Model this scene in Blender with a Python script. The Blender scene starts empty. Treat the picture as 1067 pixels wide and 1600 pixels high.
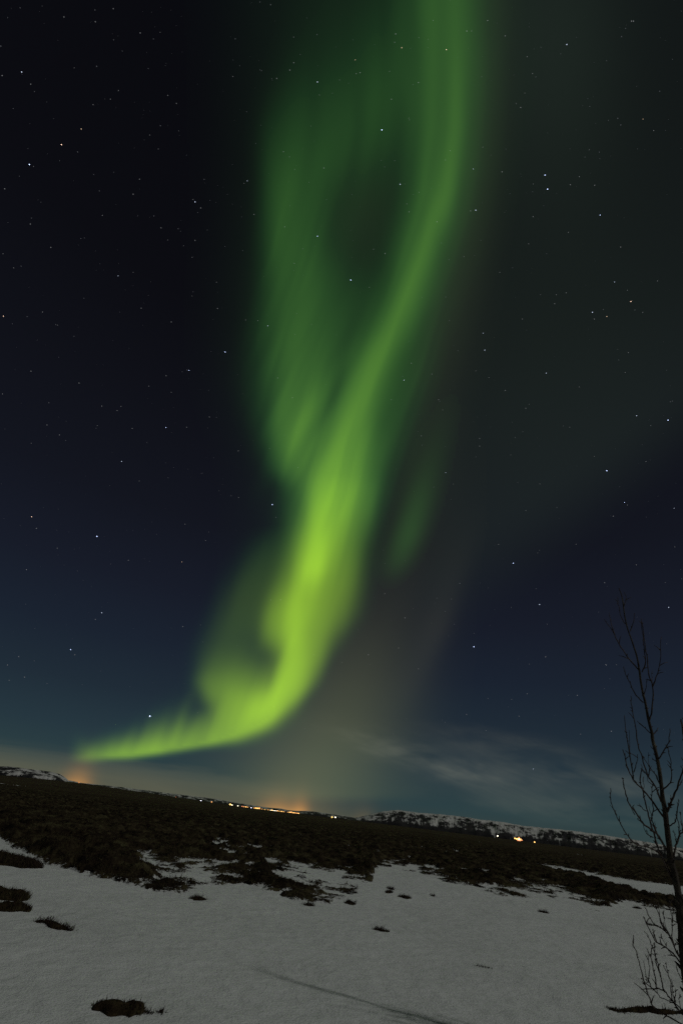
import bpy, bmesh, math, random
import numpy as np
from mathutils import Vector, Matrix

R = math.radians
scene = bpy.context.scene
COL = scene.collection

# ------------------------------------------------------------------ camera
EYE = np.array([0., 0., 1.6])
LENS, SENSOR = 17.0, 36.0
PITCH, ROLL = R(32.2), R(7.0)
FPX = LENS / SENSOR * 1600.0           # focal length in pixels of the 1067 x 1600 photograph
FW = np.array([0., math.cos(PITCH), math.sin(PITCH)])
_u = np.array([0., -math.sin(PITCH), math.cos(PITCH)])
_r = np.array([1., 0., 0.])
CR = math.cos(ROLL) * _r + math.sin(ROLL) * _u
CU = -math.sin(ROLL) * _r + math.cos(ROLL) * _u
cam = bpy.data.objects.new('camera', bpy.data.cameras.new('camera'))
COL.objects.link(cam)
cam.data.sensor_fit = 'VERTICAL'
cam.data.sensor_height = SENSOR
cam.data.lens = LENS
cam.data.clip_start, cam.data.clip_end = 0.05, 400000.0
m = Matrix(((CR[0], CU[0], -FW[0], EYE[0]), (CR[1], CU[1], -FW[1], EYE[1]), (CR[2], CU[2], -FW[2], EYE[2]), (0, 0, 0, 1)))
cam.matrix_world = m
scene.camera = cam

# ------------------------------------------------------------------ render settings, exposure
scene.render.engine = 'CYCLES'
scene.view_settings.view_transform = 'Standard'
scene.view_settings.look = 'None'
scene.view_settings.exposure = 0.0
scene.view_settings.gamma = 1.0
scene.cycles.transparent_max_bounces = 64
scene.cycles.volume_bounces = 0
scene.cycles.max_bounces = 6
scene.cycles.use_light_tree = False
scene.cycles.use_denoising = False
scene.cycles.sample_clamp_indirect = 0.6

# ------------------------------------------------------------------ moon and night sky
MOON_AZ, MOON_EL = R(118.0), R(43.0)   # clockwise from the way the camera looks; behind and to its right
moon = bpy.data.objects.new('moon_light', bpy.data.lights.new('moon_light', 'SUN'))
COL.objects.link(moon)
moon.data.energy = 0.77
moon.data.color = (0.98, 1.0, 0.965)
moon.data.angle = R(1.4)
_to = Vector((math.sin(MOON_AZ) * math.cos(MOON_EL), math.cos(MOON_AZ) * math.cos(MOON_EL), math.sin(MOON_EL)))
moon.rotation_euler = _to.to_track_quat('Z', 'Y').to_euler()
moon.location = _to * 60


def lin(c):
    c = np.array(c, float) / 255.0
    return np.where(c <= .04045, c / 12.92, ((c + .055) / 1.055) ** 2.4)


class Nodes:
    """small helper to write node trees as expressions"""
    def __init__(self, tree):
        self.t = tree
        self.n = tree.nodes
        self.n.clear()

    def new(self, kind, **kw):
        nd = self.n.new(kind)
        for k, v in kw.items():
            setattr(nd, k, v)
        return nd

    def put(self, sock, v):
        if v is None:
            return
        if isinstance(v, bpy.types.NodeSocket):
            self.t.links.new(v, sock)
        elif sock.type in ('RGBA',) and len(v) == 3:
            sock.default_value = (*v, 1)
        else:
            sock.default_value = v

    def math(self, op, a, b=None, c=None, clamp=False):
        nd = self.new('ShaderNodeMath', operation=op, use_clamp=clamp)
        for i, v in enumerate((a, b, c)):
            self.put(nd.inputs[i], v)
        return nd.outputs[0]

    def vmath(self, op, a, b=None):
        nd = self.new('ShaderNodeVectorMath', operation=op)
        self.put(nd.inputs[0], a)
        self.put(nd.inputs[1], b)
        return nd.outputs[0]

    def sep(self, v):
        nd = self.new('ShaderNodeSeparateXYZ')
        self.put(nd.inputs[0], v)
        return nd.outputs

    def comb(self, x, y, z):
        nd = self.new('ShaderNodeCombineXYZ')
        for i, v in enumerate((x, y, z)):
            self.put(nd.inputs[i], v)
        return nd.outputs[0]

    def ramp(self, fac, stops, interp='LINEAR'):
        nd = self.new('ShaderNodeValToRGB')
        e = nd.color_ramp.elements
        nd.color_ramp.interpolation = interp
        while len(e) < len(stops):
            e.new(1.0)
        for k, (p, c) in enumerate(stops):
            e[k].position = p
            e[k].color = (*c, 1) if len(c) == 3 else c
        self.put(nd.inputs[0], fac)
        return nd.outputs[0]

    def noise(self, vec, scale, detail=4, rough=.55, dist=0., lac=2.0):
        nd = self.new('ShaderNodeTexNoise')
        self.put(nd.inputs['Vector'], vec)
        nd.inputs['Scale'].default_value = scale
        nd.inputs['Detail'].default_value = detail
        nd.inputs['Roughness'].default_value = rough
        nd.inputs['Distortion'].default_value = dist
        nd.inputs['Lacunarity'].default_value = lac
        return nd.outputs[0]

    def mix(self, fac, a, b):
        nd = self.new('ShaderNodeMix', data_type='RGBA')
        self.put(nd.inputs[0], fac)
        self.put(nd.inputs[6], a)
        self.put(nd.inputs[7], b)
        return nd.outputs[2]

    def addc(self, a, b, fac=1.0):
        nd = self.new('ShaderNodeMix', data_type='RGBA', blend_type='ADD')
        self.put(nd.inputs[0], fac)
        self.put(nd.inputs[6], a)
        self.put(nd.inputs[7], b)
        return nd.outputs[2]

    def scale(self, col, f):
        nd = self.new('ShaderNodeVectorMath', operation='SCALE')
        self.put(nd.inputs[0], col)
        self.put(nd.inputs[3], f)
        return nd.outputs[0]

    def step(self, x, a, b, clamp=True):
        nd = self.new('ShaderNodeMapRange', interpolation_type='SMOOTHSTEP')
        self.put(nd.inputs[0], x)
        nd.inputs[1].default_value, nd.inputs[2].default_value = a, b
        return nd.outputs[0]

    def bell(self, x, c, w):
        d = self.math('DIVIDE', self.math('SUBTRACT', x, c), w)
        return self.math('EXPONENT', self.math('MULTIPLY', self.math('MULTIPLY', d, d), -1.0))


# wisps of cirrus: from (azimuth, elevation) to (azimuth, elevation) in radians, half width, strength
CIRRUS = [(.02, .135, .22, .105, .017, .60), (.13, .120, .36, .068, .022, 1.0), (.22, .112, .44, .078, .020, .80), (.32, .120, .62, .088, .020, .95), (.28, .052, .66, .050, .014, .55), (.20, .150, .42, .135, .016, .40)]
world = bpy.data.worlds.new('World')
scene.world = world
world.use_nodes = True
W = Nodes(world.node_tree)
tc = W.new('ShaderNodeTexCoord')
dvec = tc.outputs['Generated']
dx, dy, dz = W.sep(dvec)
sky = W.new('ShaderNodeTexSky', sky_type='NISHITA', sun_disc=False, sun_elevation=MOON_EL, sun_rotation=MOON_AZ)
SKY = [(-.02, (54, 64, 62)), (0, (54, 65, 63)), (2, (42, 62, 66)), (5, (36, 53, 62)), (9, (30, 42, 53)), (14, (25, 33, 46)), (20, (22, 26, 38)),
       (28, (18, 20, 29)), (38, (15, 16, 23)), (50, (11, 11, 16)), (65, (9, 9, 13)), (90, (8, 9, 13))]
grad = W.ramp(dz, [(max(0., math.sin(R(e))), tuple(lin(c))) for e, c in SKY[1:]])
az = W.math('ARCTAN2', dx, dy)                       # radians, clockwise from straight ahead
el = W.math('ARCSINE', dz)
# thin pale haze bank low over the horizon, thicker to one side
nb = W.noise(W.comb(W.math('MULTIPLY', az, 2.2), W.math('MULTIPLY', el, 26.0), 0.0), 1.6, 4, .55, .6)
bank = W.math('MULTIPLY', W.step(W.math('ADD', el, W.math('MULTIPLY', W.math('SUBTRACT', nb, .5), .045)), .055, .020), W.step(az, .16, -.30))
bank = W.math('MULTIPLY', bank, W.math('ADD', .45, W.math('MULTIPLY', nb, .9)))
# wisps of cirrus
cwarp = W.noise(W.comb(W.math('MULTIPLY', az, 4.0), W.math('MULTIPLY', el, 14.0), 2.0), 1.6, 4, .55)
cfib = W.noise(W.comb(W.math('MULTIPLY', W.math('SUBTRACT', az, W.math('MULTIPLY', el, 1.5)), 9.0), W.math('MULTIPLY', W.math('ADD', el, W.math('MULTIPLY', az, .30)), 75.0), 5.0), 1.0, 4, .55, .6)
cbig = W.noise(W.comb(W.math('MULTIPLY', az, 7.0), W.math('MULTIPLY', el, 22.0), 8.0), 1.0, 3, .5, .4)
cirrus = None
for az0, el0, az1, el1, wid, amt in CIRRUS:
    am, hw, sl = (az0 + az1)/2, (az1 - az0)/2*.95, (el1 - el0)/(az1 - az0)
    line = W.math('MULTIPLY_ADD', W.math('SUBTRACT', az, az0), sl, el0)
    dd_ = W.math('ADD', W.math('SUBTRACT', el, line), W.math('MULTIPLY', W.math('SUBTRACT', cwarp, .5), .050))
    f_ = W.math('MULTIPLY', W.math('MULTIPLY', W.bell(dd_, 0.0, wid), W.bell(az, am, hw)), amt)
    cirrus = f_ if cirrus is None else W.math('ADD', cirrus, f_)
cirrus = W.math('MULTIPLY', cirrus, W.math('MULTIPLY', W.math('ADD', .58, W.math('MULTIPLY', W.step(cfib, .2, .85), .50)), W.step(cbig, .22, .60)))
# the town's light dome
up = W.math('MAXIMUM', el, 0.0)
dome = W.math('MULTIPLY', W.bell(az, -.020, .085), W.math('EXPONENT', W.math('MULTIPLY', up, -26.0)))
hot = W.math('ADD', W.math('MULTIPLY', W.bell(az, -.044, .030), .9), W.math('MULTIPLY', W.bell(az, -.008, .014), 1.15))
hot = W.math('MULTIPLY', hot, W.math('EXPONENT', W.math('MULTIPLY', up, -92.0)))
dome2 = W.math('MULTIPLY', W.bell(az, -.383, .020), W.math('EXPONENT', W.math('MULTIPLY', up, -75.0)))
dome3 = W.math('MULTIPLY', W.bell(az, .105, .020), W.math('EXPONENT', W.math('MULTIPLY', W.math('MAXIMUM', el, 0.0), -75.0)))
c = W.addc(grad, W.scale(sky.outputs[0], 0.0004))
c = W.addc(c, W.scale((.060, .046, .018), bank))
c = W.addc(c, W.scale((.048, .046, .032), cirrus))
c = W.addc(c, W.scale((.088, .060, .018), dome))
c = W.addc(c, W.scale((.42, .155, .016), hot))
c = W.addc(c, W.scale((.46, .17, .014), dome2))
c = W.addc(c, W.scale((.075, .040, .008), dome3))
bg = W.new('ShaderNodeBackground')
W.put(bg.inputs[0], c)
out = W.new('ShaderNodeOutputWorld')
W.t.links.new(bg.outputs[0], out.inputs[0])


# ------------------------------------------------------------------ helpers
def ray(x, y):
    """direction(s) of the photograph's pixel (x, y)"""
    x = np.asarray(x, float); y = np.asarray(y, float)
    d = FW * FPX + (x - 533.5)[..., None] * CR - (y - 800.)[..., None] * CU
    return d / np.linalg.norm(d, axis=-1, keepdims=True)


def ground_at(x, y, z=0.0):
    d = ray(x, y)
    return EYE + d * ((EYE[2] - z) / -d[..., 2])[..., None]


def to_px(P):
    q = np.asarray(P, float) - EYE
    zc = q @ FW
    zs = np.where(zc > .05, zc, .05)
    return 533.5 + FPX * (q @ CR) / zs, 800. - FPX * (q @ CU) / zs, zc


def mesh_obj(name, verts, faces, mat=None, parent=None, smooth=True):
    me = bpy.data.meshes.new(name)
    verts = np.asarray(verts, np.float32).reshape(-1, 3)
    if isinstance(faces, np.ndarray):
        k = faces.shape[1]
        me.vertices.add(len(verts))
        me.vertices.foreach_set('co', verts.ravel())
        me.loops.add(faces.size)
        me.loops.foreach_set('vertex_index', faces.astype(np.int32).ravel())
        me.polygons.add(len(faces))
        me.polygons.foreach_set('loop_start', np.arange(0, faces.size, k, dtype=np.int32))
        me.update(calc_edges=True)
        me.validate()
    else:
        me.from_pydata(verts.tolist(), [], faces)
    if smooth:
        me.polygons.foreach_set('use_smooth', np.ones(len(me.polygons), bool))
    if mat:
        me.materials.append(mat)
    o = bpy.data.objects.new(name, me)
    COL.objects.link(o)
    if parent:
        o.parent = parent
    return o


def tag(o, label=None, cat=None, group=None, kind=None):
    for k, v in (('label', label), ('category', cat), ('group', group), ('kind', kind)):
        if v:
            o[k] = v
    return o


def thing(name, label, cat, loc=(0, 0, 0), group=None):
    o = bpy.data.objects.new(name, None)
    COL.objects.link(o)
    o.location = loc
    o.empty_display_size = .2
    return tag(o, label, cat, group)


def material(name):
    mt = bpy.data.materials.new(name)
    mt.use_nodes = True
    N = Nodes(mt.node_tree)
    o = N.new('ShaderNodeOutputMaterial')
    return mt, N, o


def principled(N, o, col, rough=.9, spec=.2, normal=None):
    b = N.new('ShaderNodeBsdfPrincipled')
    N.put(b.inputs['Base Color'], col)
    N.put(b.inputs['Roughness'], rough)
    b.inputs['Specular IOR Level'].default_value = spec
    if normal is not None:
        N.put(b.inputs['Normal'], normal)
    N.t.links.new(b.outputs[0], o.inputs[0])
    return b


def bump(N, height, strength=.5, dist=.02):
    b = N.new('ShaderNodeBump')
    b.inputs['Strength'].default_value = strength
    b.inputs['Distance'].default_value = dist
    N.put(b.inputs['Height'], height)
    return b.outputs[0]


def emitter(name, col, strength, sample=True):
    mt, N, o = material(name)
    e = N.new('ShaderNodeEmission')
    e.inputs[0].default_value = (*col, 1)
    e.inputs[1].default_value = strength
    N.t.links.new(e.outputs[0], o.inputs[0])
    if not sample:
        mt.cycles.emission_sampling = 'NONE'
    return mt


def grid_faces(nr, nc):
    i = np.arange(nr - 1)[:, None] * nc + np.arange(nc - 1)[None, :]
    return np.stack([i, i + 1, i + nc + 1, i + nc], -1).reshape(-1, 4)


def ss(a, b, x):
    t = np.clip((x - a) / (b - a), 0, 1)
    return t * t * (3 - 2 * t)


def ip(t, tab, k):
    return np.interp(t, tab[:, 0], tab[:, k])


def smooth_tab(tab):
    """Catmull-Rom resampling of a table (first column monotone)"""
    tab = np.array(tab, float); t = tab[:, 0]; out = []
    mm = np.gradient(tab, t, axis=0)
    for i in range(len(t) - 1):
        h = t[i + 1] - t[i]
        for u in np.linspace(0, 1, 8, endpoint=False):
            a = 2*u**3 - 3*u*u + 1; b = u**3 - 2*u*u + u; c_ = -2*u**3 + 3*u*u; d = u**3 - u*u
            out.append(a*tab[i] + b*h*mm[i] + c_*tab[i+1] + d*h*mm[i+1])
    out.append(tab[-1]); out = np.array(out); out[:, 0] = np.sort(out[:, 0])
    return out


_tabs = {}


def noise1(x, seed):
    r = np.random.RandomState(seed).rand(4096)
    i = np.floor(x).astype(int); u = x - i; u = u*u*(3 - 2*u)
    return r[i % 4096]*(1 - u) + r[(i + 1) % 4096]*u


def noise2(x, y, seed):
    if seed not in _tabs:
        _tabs[seed] = np.random.RandomState(seed).rand(512, 512).astype(np.float32)
    r = _tabs[seed]
    i = np.floor(x).astype(int); j = np.floor(y).astype(int); u = x - i; v = y - j
    u = u*u*u*(u*(u*6 - 15) + 10); v = v*v*v*(v*(v*6 - 15) + 10)
    a = r[i % 512, j % 512]; b = r[(i+1) % 512, j % 512]; c_ = r[i % 512, (j+1) % 512]; d = r[(i+1) % 512, (j+1) % 512]
    return (a*(1-u) + b*u)*(1-v) + (c_*(1-u) + d*u)*v


def fbm(x, y, seed, octaves=4, gain=.5):
    s = 0.; a = 1.; t = 0.
    for k in range(octaves):
        ca, sa = math.cos(.7*k + .3), math.sin(.7*k + .3)
        s = s + a*noise2((x*ca - y*sa)*2**k, (x*sa + y*ca)*2**k, seed + k)
        t += a; a *= gain
    return s/t


def catmull(pts, n=5):
    P = np.array(pts, float)
    if len(P) < 3:
        return np.stack([P[0]*(1-t) + P[-1]*t for t in np.linspace(0, 1, n + 1)])
    Q = np.vstack([2*P[0] - P[1], P, 2*P[-1] - P[-2]]); out = []
    for i in range(1, len(Q) - 2):
        for t in np.linspace(0, 1, n, endpoint=False):
            a, b, c_, d = Q[i-1], Q[i], Q[i+1], Q[i+2]
            out.append(.5*(2*b + (c_ - a)*t + (2*a - 5*b + 4*c_ - d)*t*t + (3*b - a - 3*c_ + d)*t**3))
    out.append(P[-1])
    return np.array(out)


class MB:
    """collects tubes, boxes and blades for one mesh"""
    def __init__(self):
        self.v = []; self.f = []

    def tube(self, pts, rad, sides=6):
        pts = np.asarray(pts, float); n = len(pts); b0 = len(self.v)
        tg = np.gradient(pts, axis=0); tg /= np.linalg.norm(tg, axis=1, keepdims=True) + 1e-9
        ref = np.array([.31, .9, .2])
        for i in range(n):
            a = np.cross(tg[i], ref); a /= np.linalg.norm(a) + 1e-9
            b = np.cross(tg[i], a)
            for k in range(sides):
                th = 2*math.pi*k/sides
                self.v.append(pts[i] + rad[i]*(math.cos(th)*a + math.sin(th)*b))
        for i in range(n - 1):
            for k in range(sides):
                k2 = (k + 1) % sides
                self.f.append((b0 + i*sides + k, b0 + i*sides + k2, b0 + (i+1)*sides + k2, b0 + (i+1)*sides + k))
        self.f.append(tuple(b0 + k for k in range(sides))[::-1])
        self.f.append(tuple(b0 + (n-1)*sides + k for k in range(sides)))

    def box(self, x0, x1, y0, y1, z0, z1):
        b = len(self.v)
        self.v += [np.array(p, float) for p in ((x0, y0, z0), (x1, y0, z0), (x1, y1, z0), (x0, y1, z0), (x0, y0, z1), (x1, y0, z1), (x1, y1, z1), (x0, y1, z1))]
        self.f += [tuple(b + k for k in q) for q in ((3, 2, 1, 0), (4, 5, 6, 7), (0, 1, 5, 4), (1, 2, 6, 5), (2, 3, 7, 6), (3, 0, 4, 7))]

    def blade(self, p, d, w, side):
        b = len(self.v)
        p = np.asarray(p, float); d = np.asarray(d, float); side = np.asarray(side, float)
        n = np.cross(d, side); n /= np.linalg.norm(n) + 1e-9
        mid = p + d*.55 + np.array([0, 0, -.08])*np.linalg.norm(d)*0
        self.v += [p - side*w, p + side*w, p + n*w, mid + side*w*.6, mid - side*w*.6, p + d]
        self.f += [(b, b+1, b+3, b+4), (b+1, b+2, b+3), (b+2, b, b+4), (b+4, b+3, b+5), (b+2, b+4, b+5), (b+3, b+2, b+5)]

    def build(self, name, mat, parent=None, smooth=True):
        return mesh_obj(name, np.array(self.v), self.f, mat, parent, smooth)

# ------------------------------------------------------------------ the land: where snow lies and where the heath is bare (plan layout)
EDGE = np.array([(-400, 1240), (-60, 1290), (0, 1312), (22, 1327), (60, 1342), (100, 1356), (130, 1372), (180, 1382), (230, 1387), (300, 1397), (380, 1392), (440, 1402), (520, 1410),
                 (560, 1402), (578, 1388), (575, 1368), (590, 1350), (605, 1346), (640, 1353), (690, 1370), (740, 1386), (790, 1400), (850, 1412), (900, 1421), (940, 1426), (960, 1416),
                 (985, 1408), (1020, 1415), (1067, 1424), (1300, 1462)], float)
STRIP = np.array([(822, 1348, .5), (850, 1354, 3), (900, 1364, 5), (980, 1383, 8), (1067, 1395, 9), (1300, 1436, 12)], float)


def blob(x, y, cx, cy, rx, ry, ang, a, p=2.):
    t = R(ang); dx_ = x - cx; dy_ = y - cy
    u = (dx_*math.cos(t) + dy_*math.sin(t))/rx; v = (-dx_*math.sin(t) + dy_*math.cos(t))/ry
    return a*np.exp(-(u*u + v*v)**(p/2))


def bare(X, Y):
    """-1 deep snow ... +1 bare heath"""
    x, y, zc = to_px(np.stack([X, Y, np.zeros_like(X)], -1))
    r = np.hypot(X, Y)
    x = np.clip(x, -400, 1300)
    xw = x + 26*(fbm(X/1.3, Y/1.3, 31, 3) - .5)
    yw = y + 16*(fbm(X/1.1 + 9, Y/1.1, 35, 3) - .5)
    ye = np.interp(xw, EDGE[:, 0], EDGE[:, 1])
    m_ = np.clip((ye - yw)/13., -1.4, 1.)
    m_ = m_ - blob(x, y, 300, 1366, 105, 27, 12, 1.22, 3) - blob(x, y, 495, 1376, 95, 28, 10, 1.2, 3) - blob(x, y, 870, 1400, 110, 20, 13, 1.12, 3)
    sy = np.interp(x, STRIP[:, 0], STRIP[:, 1]); sw = np.interp(x, STRIP[:, 0], STRIP[:, 2])
    m_ = m_ - 2.4*np.where(x > 815, np.exp(-(np.abs(y + 5*(fbm(X/2, Y/2, 39, 2) - .5) - sy)/sw)**4), 0)
    for cx, cy, rx, ry, an in ((12, 1213, 28, 3.4, 10), (147, 1235, 11, 1.6, 8), (66, 1256, 6, 1.6, 8), (20, 1296, 12, 5, 10), (91, 1333, 9, 3.5, 10), (560, 1385, 14, 5, 12), (905, 1336, 7, 1.2, 9)):
        m_ = m_ - blob(x, y, cx, cy, rx, ry, an, 2.1, 4)
    far = (ss(18, 26, r)*2 - 1)
    return np.where(zc > 1.0, m_, far)


def snow_z(X, Y):
    r = np.hypot(X, Y)
    near = ss(140, 50, r)
    u_, v_ = .47*X + .88*Y, .88*X - .47*Y
    z = .16*(fbm(X/6., Y/6., 3, 2) - .5) + .075*(fbm(u_/.9, v_/2.6, 5, 3) - .5)*near + .022*(fbm(X/.33, Y/.33, 8, 3) - .5)*ss(40, 18, r)
    return z


def base_rise(X, Y):
    """the plain rises gently towards one side"""
    r = np.hypot(X, Y); a = np.degrees(np.arctan2(X, Y))
    t = np.interp(a, [-60, -33, -28, -24, -21, -14, -6, 40], [.10, .12, .20, .32, .34, .18, .03, 0.])
    return np.minimum(r, 1500.)*np.tan(R(1.)*t)*ss(120, 900, r)


def heath_z(X, Y):
    r = np.hypot(X, Y)
    m_ = bare(X, Y)
    n1 = fbm(X/.62, Y/.62, 51, 5, .58)
    rid = 1 - np.abs(2*fbm(X/1.6 + 4, Y/1.6, 57, 3) - 1)*2.2
    n3 = fbm(X/6.5, Y/6.5, 61, 3)
    lump = (n1 - .5)*.85 + .16*(rid - .35) + (n3 - .5)*(.22 + .33*ss(.3, 1., m_))
    small = (fbm(X/.21, Y/.21, 67, 3) - .5)*.10*ss(70, 25, r)
    fade = ss(700, 90, r)
    h = np.where(m_ > 0, .12*m_, .22*m_) + lump*(.30 + .62*ss(-.1, 1., m_))*fade + small*(.6 + .4*ss(0, 1, m_))
    h = h + .25*(1 - fade)*ss(0, 1, m_) + (fbm(X/60., Y/60., 71, 3) - .5)*.9*ss(60, 260, r)*ss(.2, 1, m_)
    # flat-topped hummocks: soften the peaks
    h = np.where(h > .22, .22 + (h - .22)*.55, h)
    return snow_z(X, Y) + h + base_rise(X, Y), h, m_


def polar(az, rad):
    A, Q = np.meshgrid(az, rad)
    return Q*np.sin(A), Q*np.cos(A)


def azimuths(fine):
    a = np.concatenate([np.arange(-180, -56, 4.0), np.arange(-56, 56, fine), np.arange(56, 184.01, 4.0)])
    a = a[a <= 180.0]
    return np.radians(np.append(a, 180.0)) if a[-1] < 180 else np.radians(a)


# snow -------------------------------------------------------------
mt_snow, N, o = material('snow')
geo = N.new('ShaderNodeNewGeometry')
P = geo.outputs['Position']
n_big = N.noise(P, .55, 3, .5)
n_mid = N.noise(P, 4.5, 5, .62)
n_fine = N.noise(P, 46.0, 3, .6)
alb = N.math('ADD', .60, N.math('MULTIPLY', N.math('SUBTRACT', n_mid, .5), .20))
alb = N.math('ADD', alb, N.math('MULTIPLY', N.math('SUBTRACT', n_big, .5), .14))
alb = N.math('ADD', alb, N.math('MULTIPLY', N.math('SUBTRACT', n_fine, .5), .16))
col = N.scale((.985, .99, .96), alb)
hb = N.math('ADD', N.math('MULTIPLY', n_fine, .35), n_mid)
principled(N, o, col, .75, .25, bump(N, hb, .85, .042))

rad = np.concatenate([[.02, .6, 1.4], 2.2*1.0065**np.arange(0, 560)])
rad = np.concatenate([rad, rad[-1]*1.12**np.arange(1, 62)])
azs = azimuths(.11)
X, Y = polar(azs, rad)
Z = snow_z(X, Y) - .9*ss(150, 600, np.hypot(X, Y)) + base_rise(X, Y)*1.0
tag(mesh_obj('snow_ground', np.stack([X, Y, Z], -1), grid_faces(len(rad), len(azs))[:, ::-1].copy(), mt_snow), kind='structure')

# heath ------------------------------------------------------------
mt_heath, N, o = material('heath')
geo = N.new('ShaderNodeNewGeometry')
P = geo.outputs['Position']
px_, py_, pz_ = N.sep(P)
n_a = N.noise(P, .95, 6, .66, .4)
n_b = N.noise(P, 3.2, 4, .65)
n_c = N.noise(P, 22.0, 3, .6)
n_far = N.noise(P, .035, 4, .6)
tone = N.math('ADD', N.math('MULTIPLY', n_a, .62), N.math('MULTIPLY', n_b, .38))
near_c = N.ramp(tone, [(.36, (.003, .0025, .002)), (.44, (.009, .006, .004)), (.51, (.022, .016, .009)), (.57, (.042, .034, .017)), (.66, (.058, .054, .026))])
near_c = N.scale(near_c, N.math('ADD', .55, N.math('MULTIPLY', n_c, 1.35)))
far_c = N.ramp(n_far, [(.30, (.022, .016, .009)), (.5, (.040, .030, .016)), (.7, (.055, .044, .024))])
dist = N.math('SQRT', N.math('ADD', N.math('MULTIPLY', px_, px_), N.math('MULTIPLY', py_, py_)))
colr = N.mix(N.step(dist, 60, 220), near_c, far_c)
hb = N.math('ADD', n_b, N.math('MULTIPLY', n_c, .5))
hs = N.new('ShaderNodeAttribute', attribute_name='height_over_snow').outputs['Fac']
n_d = N.noise(P, 13.0, 5, .7)
n_e = N.noise(P, 2.3, 4, .6)
# old snow still caught low between the stems
dust = N.step(N.math('ADD', hs, N.math('ADD', N.math('MULTIPLY', N.math('SUBTRACT', n_d, .5), .26), N.math('MULTIPLY', N.math('SUBTRACT', n_e, .5), .16))), .020, .004)
dust = N.math('MULTIPLY', dust, N.step(dist, 110, 60))
colr = N.mix(dust, colr, (.50, .50, .48))
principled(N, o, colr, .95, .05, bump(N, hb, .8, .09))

rad = 5.0*1.0062**np.arange(0, 560)
rad = np.concatenate([rad, rad[-1]*1.011**np.arange(1, 340)])
azs = azimuths(.072)
X, Y = polar(azs, rad)
Z, Hh, Mm = heath_z(X, Y)
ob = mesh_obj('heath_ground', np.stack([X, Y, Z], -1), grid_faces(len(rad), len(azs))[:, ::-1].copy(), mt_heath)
at = ob.data.attributes.new('height_over_snow', 'FLOAT', 'POINT')
at.data.foreach_set('value', Hh.ravel().astype(np.float32))
tag(ob, kind='structure')

# short heather and grass standing on the near heath ---------------
rs = np.random.RandomState(4)
n = 150000
rr = 11*np.exp(rs.rand(n)*math.log(60/11.)); aa = np.radians(-42 + 84*rs.rand(n))
X, Y = rr*np.sin(aa), rr*np.cos(aa)
Z, Hh, Mm = heath_z(X, Y)
ok = (Hh > .015) & (noise2(X/.5, Y/.5, 77) > .34)
X, Y, Z, rr = X[ok], Y[ok], Z[ok], rr[ok]
k = len(X)
ln = (.03 + .085*rs.rand(k)**1.6)*(1 + .2*ss(20, 40, rr)); w = (.004 + .005*rs.rand(k))*(1 + rr/24.)
d = np.stack([(rs.rand(k) - .5)*1.3, (rs.rand(k) - .5)*1.3, np.ones(k)], -1); d /= np.linalg.norm(d, axis=1, keepdims=True)
th = rs.rand(k)*math.pi
sd = np.stack([np.cos(th), np.sin(th), np.zeros(k)], -1)
p0 = np.stack([X, Y, Z - .01], -1)
a = p0 - sd*w[:, None]; b = p0 + sd*w[:, None]; e = p0 + d*ln[:, None]
nb_ = np.cross(d, sd); c2 = p0 + nb_*w[:, None]
V = np.stack([a, b, c2, e], 1).reshape(-1, 3)
q = np.arange(k)[:, None]*4
Fc = np.concatenate([q + [0, 1, 3], q + [1, 2, 3], q + [2, 0, 3]])
mt_twig, N, o = material('heather_twig')
oi = N.new('ShaderNodeNewGeometry')
cc = N.ramp(oi.outputs['Random Per Island'], [(0., (.010, .006, .005)), (.45, (.022, .014, .010)), (.75, (.040, .032, .014)), (1., (.060, .052, .026))])
principled(N, o, cc, .9, .05)
tag(mesh_obj('heath_grass', V, Fc, mt_twig, smooth=False), kind='stuff')


# hills ------------------------------------------------------------
def hill_material(name, snow_amount, streak, cap):
    mt, N, o = material(name)
    geo = N.new('ShaderNodeNewGeometry')
    P = geo.outputs['Position']
    tcn = N.new('ShaderNodeTexCoord')
    u, v, _w = N.sep(tcn.outputs['UV'])
    wv = N.comb(N.math('MULTIPLY', u, streak), N.math('MULTIPLY', v, 1.1), 0.0)
    gul = N.noise(wv, 1.0, 6, .66, 1.5)
    pat = N.noise(N.comb(N.math('MULTIPLY', u, streak*.55), N.math('MULTIPLY', v, 6.0), 4.0), 1.0, 5, .65, .5)
    capf = N.step(N.math('ADD', v, N.math('MULTIPLY', N.math('SUBTRACT', pat, .5), .5)), cap - .16, cap + .16)
    f = N.math('ADD', N.math('MULTIPLY', gul, .38), N.math('MULTIPLY', pat, .62))
    f = N.math('ADD', f, N.math('MULTIPLY', capf, .10))
    big = N.noise(N.comb(N.math('MULTIPLY', u, .9), N.math('MULTIPLY', v, 1.3), 7.0), 1.0, 3, .5, .4)
    f = N.math('ADD', f, N.math('MULTIPLY', N.math('SUBTRACT', big, .5), .50))
    foot = N.step(v, .02, .16)
    f = N.math('ADD', f, N.math('MULTIPLY', N.math('SUBTRACT', foot, 1.0), .16))
    f = N.step(f, .59 - snow_amount, .69 - snow_amount)
    rock = N.ramp(N.noise(P, .02, 5, .6), [(.3, (.010, .010, .012)), (.6, (.030, .028, .028)), (.8, (.045, .040, .036))])
    principled(N, o, N.mix(f, rock, (.50, .485, .46)), .9, .1)
    return mt


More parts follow.
